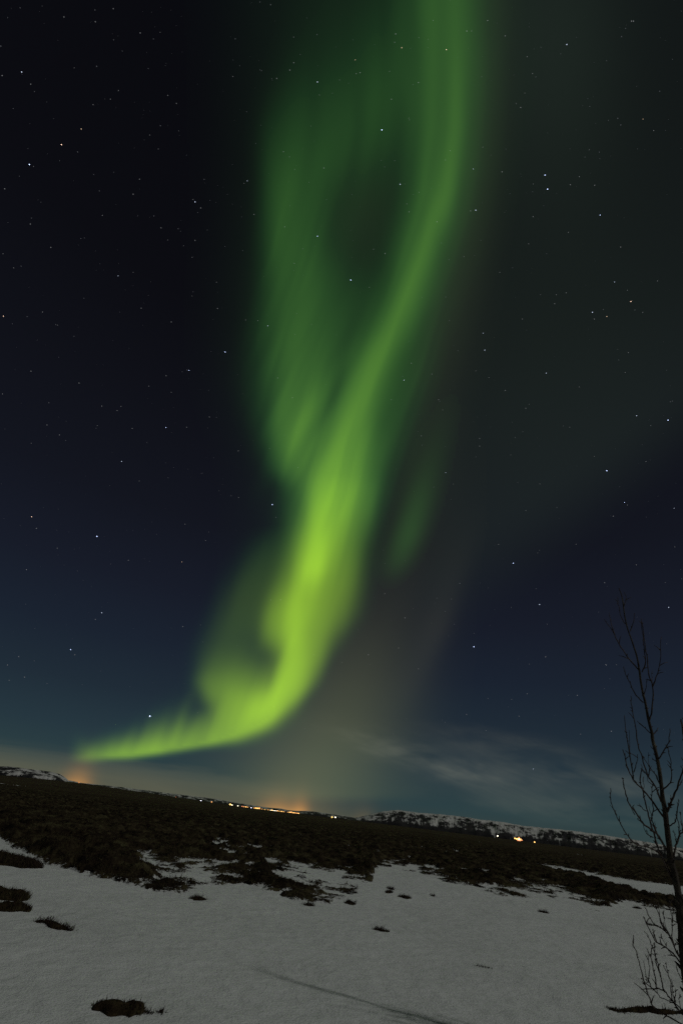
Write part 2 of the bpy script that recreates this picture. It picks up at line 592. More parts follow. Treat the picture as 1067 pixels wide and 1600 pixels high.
def hill(name, prof, D, depth, mat, seed, rough=.25, rows=46, step=.04, bulge=.55, sink=4.0):
    prof = np.array(prof, float)
    d = ray(prof[:, 0], prof[:, 1])
    pa = np.degrees(np.arctan2(d[:, 0], d[:, 1])); pe = np.degrees(np.arcsin(d[:, 2]))
    a = np.arange(pa[0], pa[-1], step)
    e = np.interp(a, pa, pe)
    top = D*np.tan(R(1.)*e)
    t = np.linspace(0, 1, rows)
    A, T = np.meshgrid(a, t)
    TOP = np.broadcast_to(top, A.shape)
    s = A*D*math.pi/180.
    # the front is a slope with gullies, the top rolls back into a plateau
    prof_h = np.where(T < .62, (T/.62)**bulge, 1.0)
    gully = (fbm(s/(D*.016), T*2.0, seed, 4) - .5)
    rr_ = D - depth*.45*(1 - T) + depth*T*.9 + gully*depth*.30*np.sin(np.pi*np.clip(T/.62, 0, 1))
    H_ = TOP*prof_h + TOP*rough*(fbm(s/(D*.010), T*5., seed + 9, 5) - .5)*np.where(T < .62, np.sin(np.pi*T/.62), .12)
    H_ = np.where(T > .62, TOP*(1 - .10*(T - .62)) + TOP*.05*(fbm(s/(D*.004), T*3, seed + 20, 4) - .5), H_) - sink*(1 - np.clip(T*6, 0, 1))
    edge = ss(0, 1.0, A - a[0])*ss(0, 1.0, a[-1] - A)
    ar = A*math.pi/180.
    V = np.stack([rr_*np.sin(ar), rr_*np.cos(ar), H_ + EYE[2]*0], -1)
    nr, nc = A.shape
    V = np.concatenate([V.reshape(-1, 3), np.stack([(rr_[-1] + 30)*np.sin(ar[-1]), (rr_[-1] + 30)*np.cos(ar[-1]), np.full(nc, -20.)], -1)])
    ob = mesh_obj(name, V, grid_faces(nr + 1, nc), mat)
    uvl = ob.data.uv_layers.new(name='UVMap')
    li = np.empty(len(ob.data.loops), np.int32); ob.data.loops.foreach_get('vertex_index', li)
    uu = np.concatenate([(A*1.0).ravel(), a]); vv = np.concatenate([np.clip(T/.62, 0, 1.6).ravel(), np.full(nc, 1.6)])
    uvl.data.foreach_set('uv', np.stack([uu[li], vv[li]], -1).ravel().astype(np.float32))
    return tag(ob, kind='structure')


hill('ridge', [(540, 1281), (556, 1277), (575, 1272), (600, 1266), (622, 1264), (650, 1268), (690, 1271), (720, 1274), (750, 1279), (780, 1282), (820, 1289), (860, 1293), (900, 1297), (940, 1303),
               (980, 1309), (1020, 1316), (1067, 1325), (1130, 1337), (1250, 1358)], 4200., 520., hill_material('ridge_rock', .120, 4.2, .80), 101, .30)
hill('far_hills', [(60, 1214), (110, 1219), (130, 1223), (160, 1226), (200, 1230.5), (250, 1237), (300, 1243), (340, 1248), (375, 1254.5), (400, 1258.5), (420, 1261.5), (440, 1263), (450, 1265.5), (462, 1266.5), (480, 1266.5), (500, 1268.5), (530, 1273), (560, 1278), (600, 1284)],
     9500., 900., hill_material('far_hill_rock', .095, 2.2, .75), 131, .25)
hill('hill', [(-120, 1188), (-60, 1191), (0, 1195), (22, 1196), (50, 1200), (80, 1203.5), (96, 1208), (106, 1215), (110, 1221), (114, 1226)], 1250., 120., hill_material('hill_rock', .085, 1.6, .66), 151, .22, step=.03)

# ------------------------------------------------------------------ the aurora: how bright each strand is along each line of sight
def vband(x,y,tab,pl=2.,pr=2.):
    """band running up the sky: rows y, centre, left width, right width, brightness"""
    tab=smooth_tab(tab)
    c=ip(y,tab,1);l=ip(y,tab,2);r=ip(y,tab,3);a=np.maximum(ip(y,tab,4),0)
    d=x-c
    return a*np.where(d<0,np.exp(-(np.abs(d)/l)**pl),np.exp(-(np.abs(d)/r)**pr))
def aurora_field(x,y):
    # gentle warp so that no edge is a clean curve
    wx=(noise2(x/70.+3,y/170.,5)-.5)*8+(noise2(x/26.,y/110.+7,6)-.5)*5
    x=x+wx
    # --- right-hand strand from the zenith down to the bright knee
    A=vband(x,y,[(-200,700,70,46,.05),(0,702,58,42,.080),(115,704,52,40,.086),(230,695,43,37,.095),(310,681,38,34,.112),(385,658,35,33,.128),(460,634,33,32,.138),
        (510,613,32,30,.142),(555,592,32,29,.155),(615,569,34,30,.158),(655,554,40,34,.162),(700,541,48,44,.175),(740,529,50,50,.205),(770,521,50,55,.235),(850,506,46,54,.262),
        (923,494,46,56,.280),(970,482,46,54,.275),(1000,472,38,48,.265),(1040,461,24,38,.26),(1077,446,24,35,.22),(1110,427,28,30,.12),(1140,405,30,30,.02),(1300,400,30,30,0)],1.8+.4*ss(600,800,y),2.0+.8*ss(560,780,y))
    A2=vband(x,y,[(-200,750,60,70,.01),(300,712,50,60,.018),(460,672,45,50,.026),(560,640,45,46,.038),(640,610,45,45,.050),(700,596,45,40,.050),(760,585,40,34,.034),(830,570,40,30,.012),(900,556,40,30,0),(1300,530,30,30,0)],2,2.0)
    # --- broad left lobe
    B=vband(x,y,[(-200,560,90,110,.004),(0,545,80,90,.007),(100,522,80,100,.015),(200,480,62,105,.036),(300,457,46,70,.062),(380,453,44,70,.074),(460,462,52,94,.080),(540,466,60,84,.090),
        (600,466,62,82,.102),(660,470,60,76,.122),(700,480,58,68,.136),(735,492,56,60,.135),(765,504,48,56,.115),(800,508,42,50,.07),(850,500,40,40,.02),(900,500,40,40,0),(1300,500,40,40,0)],2.8,2.)
    sb=x*.87+y*.49
    B=B*(1+ss(430,600,y)*(.50*(noise2(sb/21.,(y*.87-x*.49)/190.,21)-.5)+.14*(noise2(sb/9.,(y*.87-x*.49)/150.,22)-.5)))
    B=B+blob(x,y,473,655,17,80,31,.050)-blob(x,y,516,628,11,62,31,.030)
    # dark opening between the strands
    hole=blob(x,y,562,338,56,96,12,1.)*.42+blob(x,y,622,262,30,52,20,.25)
    up=blob(x,y,608,150,62,135,10,.032)+blob(x,y,560,330,80,120,10,.010)
    # --- bright heart
    C=vband(x,y,[(-200,560,10,10,0),(740,520,26,26,0),(780,512,24,26,.07),(820,505,22,24,.15),(860,498,18,22,.255),(890,491,16,20,.28),(920,484,15,18,.15),(950,478,15,18,.08),(990,470,16,18,0),(1300,470,16,18,0)])
    C2=vband(x,y,[(-200,460,10,10,0),(940,480,12,20,0),(975,466,12,24,.07),(1010,454,11,26,.17),(1040,445,12,28,.22),(1070,435,14,30,.18),(1100,420,18,30,.09),(1130,408,20,30,0),(1300,400,20,30,0)],2,2)
    L=blob(x,y,440,972,28,60,12,.19,2.6)+blob(x,y,462,900,20,80,12,.12)
    notch=blob(x,y,416,1032,26,30,35,.62)
    # --- veil to the left of the knee
    D=vband(x,y,[(-200,440,40,40,0),(820,440,40,60,0),(870,425,45,60,.03),(920,400,45,60,.045),(970,380,46,60,.05),(1010,362,46,60,.055),(1040,345,34,60,.085),(1068,336,27,60,.135),(1090,345,28,70,.14),(1120,360,28,70,.10),(1150,370,30,60,.03),(1180,370,30,60,0),(1300,370,30,60,0)],2.6,2)
    D2=blob(x,y,388,1078,38,42,25,.11,2.2)+blob(x,y,400,1104,45,28,-12,.07)
    # --- low arc reaching away to the left
    t=smooth_tab([(60,1186,8,30,0),(110,1184,8,26,.012),(140,1180,10,16,.15),(165,1179,8,18,.25),(200,1177,8,22,.31),(240,1172,8,28,.33),(280,1165,9,34,.31),(310,1160,9,40,.30),(345,1152,11,46,.32),(380,1142,14,48,.31),(410,1126,17,50,.28),(440,1102,22,50,.20),(480,1060,24,40,.05),(520,1020,24,40,0)])
    s=.36
    xs=x+(y-1160)*s
    yc=ip(x,t,1);dn=ip(x,t,2);u=ip(x,t,3);a=ip(x,t,4)
    d=y-yc
    ray=.66+.46*noise1(xs/15.,2)+.20*noise1(xs/6.,3)-.02
    E=a*np.where(d<0,np.exp(-(np.abs(d)/u)**1.6)*(1-ss(0,60,-d)+ray*ss(0,60,-d))*(.62+.38*ray),np.exp(-(np.abs(d)/dn)**2.0))
    E=np.where((x>60)&(x<520),E,0)
    g=(A+A2+B*(1-hole*.9)+up)*(1-.22*blob(x,y,568,335,46,86,14,1.))
    g=g*(1-notch*.75)+L*(1-notch)+D*(1-notch*.5)+D2+E
    g=(g+C+C2)*(1-.50*blob(x,y,314,1107,24,15,-20,1.,1.7))
    # long soft striations that follow the strands
    st=x-np.interp(y,[0,200,300,400,500,600,700,800,900,1000,1100],[692,690,676,647,609,575,543,515,494,468,420])
    g=g*(1+(.34-.20*ss(850,1050,y))*(noise2(st/22.,y/240.,11)-.5)+.20*(noise2(st/9.,y/190.,12)-.5)*ss(120,500,y)*ss(1000,780,y))
    return np.maximum(g,0)
def streak_field(x,y):
    return vband(x,y,[(-200,800,20,20,0),(560,730,26,30,0),(660,690,28,30,.007),(740,665,26,28,.020),(800,648,24,26,.038),(840,636,24,24,.044),(870,625,24,24,.032),(910,610,24,24,.006),(960,600,24,24,0),(1300,600,24,24,0)])
def rose_field(x,y):
    q=vband(x,y,[(-200,900,30,30,0),(760,760,34,32,0),(860,722,34,28,.006),(930,700,30,24,.011),(980,684,30,24,.016),(1030,664,30,24,.011),(1080,640,36,30,.006),(1140,610,40,36,0),(1300,600,40,36,0)])
    return .6*q+blob(x,y,566,336,60,100,12,.0048)+.8*vband(x,y,[(-200,765,40,40,.008),(0,765,38,40,.008),(200,752,36,44,.010),(350,728,36,50,.011),(500,690,40,60,.011),(650,660,40,60,.008),(800,620,40,60,.004),(950,600,40,40,0),(1300,600,40,40,0)])
def haze_green(x,y):
    # faint olive glow either side of the strands, and the wide sheet over the right of the sky
    k=blob(x,y,530,1130,100,150,22,.036)+blob(x,y,470,1205,140,80,8,.024)+blob(x,y,612,930,85,230,18,.007)
    sheet=.0115*ss(-40,120,(x-700)*-.60+(1010-y)*.80+0*x)*ss(560,720,x)*(.55+.45*blob(x,y,860,640,330,330,-35,1.))
    sheet+=blob(x,y,860,60,110,240,0,.010)
    halo=vband(x,y,[(-200,560,190,200,.012),(0,560,180,180,.015),(300,530,150,190,.019),(600,500,130,160,.020),(760,510,110,130,.017),(900,500,120,110,.008),(1050,440,120,110,.006),(1200,400,120,120,0),(1300,400,120,120,0)],2.4,2.2)
    return k,sheet,halo


def glow_material(name, col, per_m, soak=None, seen=False):
    """light given off evenly by thin air; the body's own depth makes it faint or bright"""
    mt, N, o = material(name)
    e = N.new('ShaderNodeEmission')
    e.inputs[0].default_value = (*col, 1)
    e.inputs[1].default_value = per_m
    v = e.outputs[0]
    if soak:
        ab = N.new('ShaderNodeVolumeAbsorption')
        ab.inputs[0].default_value = (1, 1, 0, 1)
        ab.inputs[1].default_value = soak
        ad = N.new('ShaderNodeAddShader')
        N.t.links.new(v, ad.inputs[0]); N.t.links.new(ab.outputs[0], ad.inputs[1])
        v = ad.outputs[0]
    N.t.links.new(v, o.inputs['Volume'])
    if seen:
        tr = N.new('ShaderNodeBsdfTransparent')
        em = N.new('ShaderNodeEmission')
        em.inputs[0].default_value = (*col, 1)
        em.inputs[1].default_value = 0.00003
        ad2 = N.new('ShaderNodeAddShader')
        N.t.links.new(tr.outputs[0], ad2.inputs[0]); N.t.links.new(em.outputs[0], ad2.inputs[1])
        N.t.links.new(ad2.outputs[0], o.inputs['Surface'])
    mt.cycles.emission_sampling = 'NONE'
    return mt


DEPTH = 6000.0      # metres of glowing air for brightness 1
_gx = np.arange(-120, 1200, 4.0); _gy = np.arange(-140, 1262, 4.0)
GX, GY = np.meshgrid(_gx, _gy)
GD = ray(GX, GY)
GR = 14000.0/(np.maximum(GD[..., 2], 0.0) + .22)     # strands hang at one height: farther off towards the horizon


def sky_body(name, g, mat, near, parent=None, eps=.0003):
    """a closed body in the sky whose depth along the line of sight follows g"""
    d0 = GR*near
    g = np.sqrt(g*g + .0018**2) - .0018        # thins out to nothing at its rim
    on = g > eps
    cell = on[:-1, :-1] | on[1:, :-1] | on[:-1, 1:] | on[1:, 1:]
    used = np.zeros_like(on)
    used[:-1, :-1] |= cell; used[1:, :-1] |= cell; used[:-1, 1:] |= cell; used[1:, 1:] |= cell
    idx = -np.ones(g.shape, int); nv = int(used.sum()); idx[used] = np.arange(nv)
    th = np.maximum(g, 0)*DEPTH + .5
    fr = EYE + GD*d0[..., None]; bk = EYE + GD*(d0 + th)[..., None]
    V = np.concatenate([fr[used], bk[used]])
    i, j = np.nonzero(cell)
    a, b, c_, d = idx[i, j], idx[i, j+1], idx[i+1, j+1], idx[i+1, j]
    front = np.stack([a, b, c_, d], -1); back = np.stack([d, c_, b, a], -1) + nv
    E_ = np.concatenate([np.stack([a, b], -1), np.stack([b, c_], -1), np.stack([c_, d], -1), np.stack([d, a], -1)])
    key = E_[:, 0].astype(np.int64)*nv + E_[:, 1]; rev = E_[:, 1].astype(np.int64)*nv + E_[:, 0]
    rim = E_[~np.isin(key, rev)]
    side = np.stack([rim[:, 1], rim[:, 0], rim[:, 0] + nv, rim[:, 1] + nv], -1)
    return mesh_obj(name, V, np.concatenate([front, back, side])[:, ::-1].copy(), mat, parent)


G = aurora_field(GX, GY)
G = G*ss(1225, 1185, GY)
SAT = .135 - .085*ss(700, 1060, GY)
G1 = SAT*(1 - np.exp(-G/SAT)); G2 = G - G1
K, SHEET, HALO = haze_green(GX, GY)
low = ss(1262, 1238, GY)
g0 = .011
GF = g0*(1 - np.exp(-G1/g0))
aur = thing('aurora', 'tall bright green aurora ribbon twisting up from the horizon over the town', 'aurora', (0, 30000, 0))
em = 1.0/DEPTH
inv = Matrix.Translation((0, -30000, 0))


def part(ob, root):
    ob.parent = root
    ob.matrix_parent_inverse = root.matrix_basis.inverted()
    return ob


ob = part(sky_body('bright_band', G2, glow_material('yellow_green_light', (.55, 1., .07), em, 1.2*em, True), .80, eps=.0012), aur)
ob['label'] = 'bright yellow green core of the ribbon'
LOWV = ss(760, 960, GY)
ob = part(sky_body('olive_veil', (G1 - GF)*LOWV, glow_material('olive_green_light', (.52, 1., .10), em, None, True), .9, eps=.0006), aur)
ob['label'] = 'yellowish dim veil round the foot of the ribbon'
ob = part(sky_body('green_veil', (G1 - GF)*(1 - LOWV), glow_material('green_light', (.2, 1., .2), em, None, True), 1.0, eps=.0006), aur)
ob['label'] = 'softer green veil round the bright core'
part(sky_body('faint_glow', GF, glow_material('faint_green_light', (.2, 1., .2), em), 1.30), aur)
tag(sky_body('aurora_haze', (HALO)*low, glow_material('dim_green_air', (.25, .7, .25), em), 1.45), kind='stuff')
tag(sky_body('aurora_haze', SHEET*low, glow_material('grey_green_air', (.6, 1., .65), em), 1.55), kind='stuff')
tag(sky_body('olive_haze', K*low, glow_material('olive_air', (1.08, 1.1, .30), em), 1.65), kind='stuff')
tag(sky_body('rose_haze', rose_field(GX, GY)*low, glow_material('rose_air', (1., .97, .55), em), 1.22), kind='stuff')
ob = sky_body('aurora', streak_field(GX, GY), glow_material('streak_light', (.25, 1., .15), em, None, True), 1.12, eps=.002)
tag(ob, 'short faint green aurora streak standing apart, right of the bright ribbon', 'aurora')

# stars ------------------------------------------------------------
def star_list():
    # quarters of the sky, two units to the pixel; b bright, B brightest, o orange, blank small
    q = {(0, 0): "355,27;201,53;299,68;69,225b;97,263;8,236;233,212;292,327;255,403o;193,452O;93,514B;106,520;371,283;346,310;525,298;552,323;559,409;469,422;728,239;906,219;918,196;918,116;992,256b;998,297;886,474;905,490;966,570;1012,525;773,565b;763,573;610,631b;628,650;604,623;417,607;437,560;794,670;992,738B;16,590;321,673;96,700;160,773;11,793;44,837;370,862b;417,851;12,988O;181,1016;134,975;574,768;610,751;601,804;677,882;680,964;837,1018b;768,1000;806,1002;442,963;600,925;536,1006;525,750;504,712;439,103;501,101;865,245;920,823;890,709;921,529",
         (533, 0): "287,64;328,155O;392,97;407,97;457,64;189,149o;170,106;167,132;44,187o;47,230;59,227;151,223;157,310;241,258;127,406B;211,369;184,576b;243,601;205,637;212,662;299,693;101,779;137,792;30,875B;88,898;340,471;325,500;412,528b;442,460;404,659;420,657b;383,802;326,928;502,537;585,762;495,851;443,1041b;565,997;704,139b;580,177;597,230;546,324;560,336;573,291;636,547B;644,591B;599,575;599,677;715,577;743,552;791,579;774,468;709,726;808,672B;872,772;853,881b;904,942O;784,976b;790,997;829,989o;671,921;702,915;666,949;987,878;893,907;941,976;942,372o;975,408;906,66;912,66;512,112",
         (0, 533): "704,34B;585,90;591,91B;519,270B;584,269;520,108;536,160;655,237;319,203;379,204;367,217;148,262;99,319;381,376b;436,437;305,264;414,273;851,511B;100,549O;304,610B;402,685;569,690o;653,596;643,623;723,483;746,489;579,572;319,849b;299,870;572,892;222,964B;235,980;60,986;78,1050;30,1060;84,714;187,293;745,343;248,131;98,94;9,165;466,141;847,809;877,808;115,585;180,647;25,1012;868,115;914,177;932,395",
         (533, 533): "448,28b;283,103;196,122b;156,183;219,69;512,154;640,100b;576,210;587,197;420,93;461,114;304,183;317,215;432,304;432,328;543,301;250,296;326,411b;350,447;529,356;620,446;713,269;743,143;866,59;896,36;886,98;922,233b;1020,247B;966,264;829,405B;884,504B;893,512;790,360;951,376;1039,522b;849,547;576,529;673,520;491,635;613,662;537,694B;733,635;921,699;619,823b;414,955B;638,986;822,755;1022,832b;1041,643;344,806;136,789;370,757;199,865;85,980;179,959;241,1024;826,1011;531,832;643,884",
         (600, 500): "257,1233;421,1238;398,1186;446,1168;603,1173;693,1079;504,1053;466,1403b;613,1294;709,1285;318,1283"}
    outl = []
    for (ox, oy), s_ in q.items():
        for t_ in s_.split(';'):
            k_ = t_[-1] if t_[-1].isalpha() else ''
            x_, y_ = t_.rstrip('bBoO').split(',')
            outl.append((ox + float(x_)/2, oy + float(y_)/2, k_))
    return outl


STAR_R = 150000.0
bm = bmesh.new(); bmesh.ops.create_icosphere(bm, subdivisions=1, radius=1.0)
star_mesh = {}
for k_, c_, s_ in (('B', (.52, .64, 1.), 3.6), ('b', (.68, .78, 1.), 1.1), ('O', (1., .66, .48), 3.0), ('o', (1., .70, .46), .7), ('', (.86, .88, .92), .20)):
    me = bpy.data.meshes.new('star'); bm.to_mesh(me)
    me.materials.append(emitter('starlight', c_, s_, False)); star_mesh[k_] = me
STAR_TXT = {'B': ('large bluish white star, one of the brightest over the plain', 'brightest bluish stars'), 'b': ('medium bright white star in the dark sky', 'medium bright stars'),
            'O': ('bright reddish orange tinted star in the dark sky', 'bright orange stars'), 'o': ('dim orange tinted star in the dark sky', 'dim orange stars'),
            '': ('small dim white star in the dark sky', 'small dim stars')}
random.seed(5)
for x_, y_, k_ in star_list():
    o_ = bpy.data.objects.new('star', star_mesh[k_])
    COL.objects.link(o_)
    dd = ray(x_, y_)
    o_.location = EYE + dd*STAR_R
    stretch = 1.0/max(.5, float(dd @ FW))
    o_.scale = [STAR_R/482.*.29*(.75 + .6*random.random()) / stretch**.5]*3
    tag(o_, STAR_TXT[k_][0], 'star', STAR_TXT[k_][1])
o_ = bpy.data.objects.new('star', star_mesh['B']); COL.objects.link(o_)
o_.location = EYE + ray(234.5, 1119)*STAR_R; o_.scale = [STAR_R/482.*.5]*3
tag(o_, 'lone bright star just above the low end of the green ribbon', 'star')
# the countless faintest stars: one object
rs = np.random.RandomState(12)
V = []; Fc = []
base = np.array([(0, 0, 1), (.94, 0, -.33), (-.47, .82, -.33), (-.47, -.82, -.33)])
while len(V) < 4*900:
    x_, y_ = rs.uniform(-100, 1170), rs.uniform(-120, 1150)
    dd = ray(x_, y_)
    if dd[2] < .12:
        continue
    b_ = len(V); c_ = EYE + dd*STAR_R*1.02
    s_ = STAR_R/482.*(.14 + .30*rs.rand()**3)
    V += [c_ + p_*s_ for p_ in base]
    Fc += [(b_, b_+1, b_+2), (b_, b_+2, b_+3), (b_, b_+3, b_+1), (b_+1, b_+3, b_+2)]
tag(mesh_obj('faint_stars', np.array(V), Fc, emitter('faint_starlight', (.85, .88, 1.), .11, False), smooth=False), kind='stuff')
bm.free()

# ------------------------------------------------------------------ the far town: lamps, lit glasshouses and the lit air over them
mt_pole, N, o = material('dark_metal'); principled(N, o, (.03, .03, .032), .6, .3)
mt_wall, N, o = material('dark_wall')
principled(N, o, N.scale((.12, .11, .10), N.math('ADD', .6, N.noise(N.new('ShaderNodeTexCoord').outputs['Object'], .4, 4))), .9, .1)
LAMPC = {'w': (1., .86, .60), 'y': (1., .56, .16), 'o': (1., .45, .14), 'v': (.82, .80, 1.), 'r': (1., .33, .15), 'd': (1., .42, .12)}
LAMPS = {'w': 6.0, 'y': 3.0, 'o': 2.0, 'v': 6.0, 'r': 1.7, 'd': .55}
lamp_mats = {k_: emitter('lamp_glow', c_, LAMPS[k_], False) for k_, c_ in LAMPC.items()}
TOWN_D = 2000.0


def at_distance(x, y, D):
    d = ray(x, y)
    return EYE + d*(D/math.hypot(d[0], d[1]))


def street_lamp(x, y, size, tint, label, group=None, D=TOWN_D, power=0):
    p = at_distance(x, y, D)
    top = max(p[2], 5.0)
    gz = p[2] - top - 1.0
    r_ = thing('street_lamp', label, 'lamp', (p[0], p[1], gz), group)
    mb = MB()
    mb.tube([(0, 0, 0), (0, 0, (p[2] - gz)*.5), (0, 0, p[2] - gz)], [.16, .12, .10], 6)
    mb.build('pole', mt_pole, r_)
    mb = MB(); h = p[2] - gz
    size = size*(1.25 if tint in 'oyr' else 1.0)
    mb.tube([(0, 0, h - size*.9), (0, 0, h - size*.6), (0, 0, h), (0, 0, h + size*.6), (0, 0, h + size*.9)], [size*.35, size*.8, size, size*.8, size*.3], 10)
    mb.build('lantern', lamp_mats[tint], r_)
    if power:
        l_ = bpy.data.lights.new('lamp_light', 'POINT'); l_.energy = power; l_.color = LAMPC[tint]; l_.shadow_soft_size = size
        lo = bpy.data.objects.new('lamp_light', l_); COL.objects.link(lo); lo.parent = r_; lo.location = (0, 0, h + size*1.2)
    return r_


def glasshouse(x0, y0, x1, y1, tint, label, D=TOWN_D, wide=10.0, high=4.2, glow=1.0):
    a = at_distance(x0, y0, D); b = at_distance(x1, y1, D)
    L = float(np.hypot(*(b - a)[:2])); ang = math.atan2(b[1] - a[1], b[0] - a[0])
    r_ = thing('glasshouse', label, 'glasshouse', (a[0], a[1], min(a[2], b[2]) - 2.0))
    r_.rotation_euler = (0, 0, ang)
    mb = MB(); mb.box(0, L, 0, wide, -2.5, .8); mb.build('base_wall', mt_wall, r_, False)
    mb = MB()
    b0 = len(mb.v)
    for xx in (0, L):
        mb.v += [np.array(q_, float) for q_ in ((xx, .1, .8), (xx, .1, 2.6), (xx, wide/2, high), (xx, wide - .1, 2.6), (xx, wide - .1, .8))]
    mb.f += [(0, 1, 2, 3, 4), (9, 8, 7, 6, 5)] + [(k_, k_+5, (k_+1) % 5 + 5, (k_+1) % 5) for k_ in range(4)]
    mt = emitter('lit_glass', LAMPC[tint], 2.2*glow, False)
    mb.build('glass_roof', mt, r_, False)
    mb = MB(); n_ = max(2, int(L/6))
    for k_ in range(n_ + 1):
        xx = L*k_/n_
        mb.tube([(xx, 0, .8), (xx, 0, 2.65), (xx, wide/2, high + .1), (xx, wide, 2.65), (xx, wide, .8)], [.16]*5, 4)
    mb.build('roof_frame', mt_pole, r_, False)
    return r_


G_T = 'small lights along the edge of the distant town'
W_T = 'small warm light along the edge of the distant town'
street_lamp(275, 1246, 1.1, 'r', 'tiny dim reddish lamp at the foot of the far hills, closest to the arc', None)
street_lamp(314, 1251.5, 2.0, 'v', 'blue white lamp alone on the plain before the far hills')
street_lamp(331, 1253, 1.3, 'o', 'dim orange lamp just beside the blue white lamp')
street_lamp(359.8, 1257.2, 2.4, 'y', 'yellow lamp with a paler one touching it, well before the town streak')
street_lamp(362.8, 1258.2, 1.7, 'w', 'pale lamp touching the yellow lamp before the town streak')
street_lamp(371.8, 1259.4, 1.5, 'w', 'small single white lamp between the yellow lamp pair and the orange row')
for x_, y_, s_, t_ in ((378.6, 1260.3, 1.5, 'r'), (381.6, 1260.7, 1.4, 'o'), (384.6, 1261, 1.5, 'y'), (387.2, 1261.3, 1.1, 'o')):
    street_lamp(x_, y_, s_, t_, 'one of the small orange lamps in the short row before the bright town streak', 'short row of orange town lamps')
street_lamp(392.6, 1262.5, 1.8, 'v', 'violet white lamp at the start of the bright town streak')
for x_, y_, s_, t_, pw in ((397.2, 1263.2, 2.0, 'o', 0), (399.8, 1263.0, 2.0, 'y', 0), (402.5, 1263.4, 2.3, 'y', 0), (405.4, 1263.0, 2.1, 'o', 0), (400.9, 1264.4, 1.8, 'o', 0), (403.8, 1264.6, 1.7, 'r', 0),
                           (409, 1264.6, 1.5, 'o', 0), (414, 1265.6, 1.7, 'y', 0), (419, 1265.9, 1.6, 'o', 0), (425, 1266.4, 2.0, 'y', 0), (429, 1267.6, 2.1, 'v', 0), (434, 1267.4, 1.8, 'o', 0),
                           (440, 1268.2, 1.6, 'y', 0), (443.6, 1268.7, 1.4, 'o', 0)):
    street_lamp(x_, y_, s_, t_, 'one of the crowded lamps in the bright streak of the distant town', 'crowded lamps of the town streak')
for x_, y_, s_, t_, pw in ((449.6, 1269.8, 1.8, 'o', 0), (452.5, 1269.4, 1.7, 'y', 0), (455.3, 1269.3, 2.0, 'o', 0), (458.5, 1270.4, 2.0, 'y', 0), (461.4, 1270.6, 2.0, 'o', 0), (464.6, 1270.9, 1.8, 'o', 0), (466.8, 1271.2, 1.5, 'y', 0)):
    street_lamp(x_, y_, s_, t_, 'one of the orange lamps in the short cluster just past the town streak', 'short cluster of lamps past the town streak')
glasshouse(408, 1265.2, 421.5, 1266.9, 'y', 'long dim lit glasshouse in the first half of the town streak', glow=.55)
glasshouse(421.8, 1266.6, 433.5, 1268.0, 'w', 'brightest white lit glasshouse in the middle of the town streak', glow=1.3)
glasshouse(434, 1268.1, 444.5, 1269.3, 'y', 'yellow lit glasshouse ending the town streak', glow=.7)
street_lamp(518.7, 1276.8, 1.8, 'y', 'yellow lamp of the pair standing apart before the snowy ridge, nearer the town')
street_lamp(523.9, 1277.1, 1.8, 'w', 'pale lamp of the pair standing apart before the snowy ridge, nearer the ridge')
street_lamp(777, 1306.0, 1.8, 'w', 'small white lamp at the foot of the snowy ridge on a thin snow line')
street_lamp(804, 1309.9, 1.6, 'y', 'small yellow lamp just beside the blazing farm light, the outer of two')
street_lamp(806.8, 1310.7, 1.8, 'y', 'small yellow lamp touching the blazing farm light')
street_lamp(834.8, 1315.8, 1.5, 'y', 'small yellow lamp past the blazing farm light near the bare tree')
street_lamp(810.6, 1311.3, 1.9, 'w', 'blazing white farm light under the snowy ridge, ringed by an added orange halo')
for x_, y_, s_, t_ in ((808.7, 1311.0, 2.2, 'o'), (812.9, 1311.8, 2.4, 'o'), (811.4, 1313.5, 2.6, 'r'), (809.0, 1313.2, 2.2, 'r'), (815.2, 1312.7, 1.2, 'r'), (810.4, 1309.0, 1.6, 'o'), (810.6, 1315.6, 1.1, 'r')):  # extra glowing lanterns added to imitate the orange halo of the white light
    street_lamp(x_, y_, s_, t_, 'one of the added orange glows imitating a halo round the blazing white farm light', 'added orange halo round the farm light')
street_lamp(124, 1222.4, 2.2, 'd', 'dull orange lamp low at the sharp end of the low snowy hill', D=1900)

# ------------------------------------------------------------------ the bare tree
mt_bark, N, o = material('bark')
tcb = N.new('ShaderNodeTexCoord').outputs['Object']
sx, sy, sz = N.sep(tcb)
bk1 = N.noise(tcb, 9.0, 5, .65)
bk2 = N.noise(N.comb(N.math('MULTIPLY', sx, 60.), N.math('MULTIPLY', sy, 60.), N.math('MULTIPLY', sz, 9.)), 1.0, 4, .6)
bc = N.ramp(N.math('ADD', N.math('MULTIPLY', bk1, .6), N.math('MULTIPLY', bk2, .4)), [(.32, (.016, .012, .010)), (.48, (.045, .036, .028)), (.60, (.085, .074, .052)), (.72, (.15, .145, .105))])
principled(N, o, bc, .85, .15, bump(N, bk2, .7, .012))
mt_limb, N, o = material('twig_bark')
bk1 = N.noise(N.new('ShaderNodeTexCoord').outputs['Object'], 14.0, 3, .6)
principled(N, o, N.ramp(bk1, [(.35, (.030, .020, .017)), (.6, (.062, .044, .036)), (.75, (.10, .085, .060))]), .7, .2)

T_BASE = ground_at(1090., 1713.)
T_DIR = T_BASE[:2]/np.linalg.norm(T_BASE[:2]); T_RNG = float(np.linalg.norm(T_BASE[:2]))


def tree_point(x, y, off=0.0):
    d = ray(x, y)
    return EYE + d*((T_RNG + off)/(d[:2] @ T_DIR)) - np.array([T_BASE[0], T_BASE[1], 0])


def px_size(p):
    return float(((p + np.array([T_BASE[0], T_BASE[1], 0]) - EYE) @ FW)/FPX)


def A4(s_):     # traced on the upper crop
    return [(800 + float(q.split(',')[0])/3.996, 900 + float(q.split(',')[1])/3.996) for q in s_.split()]


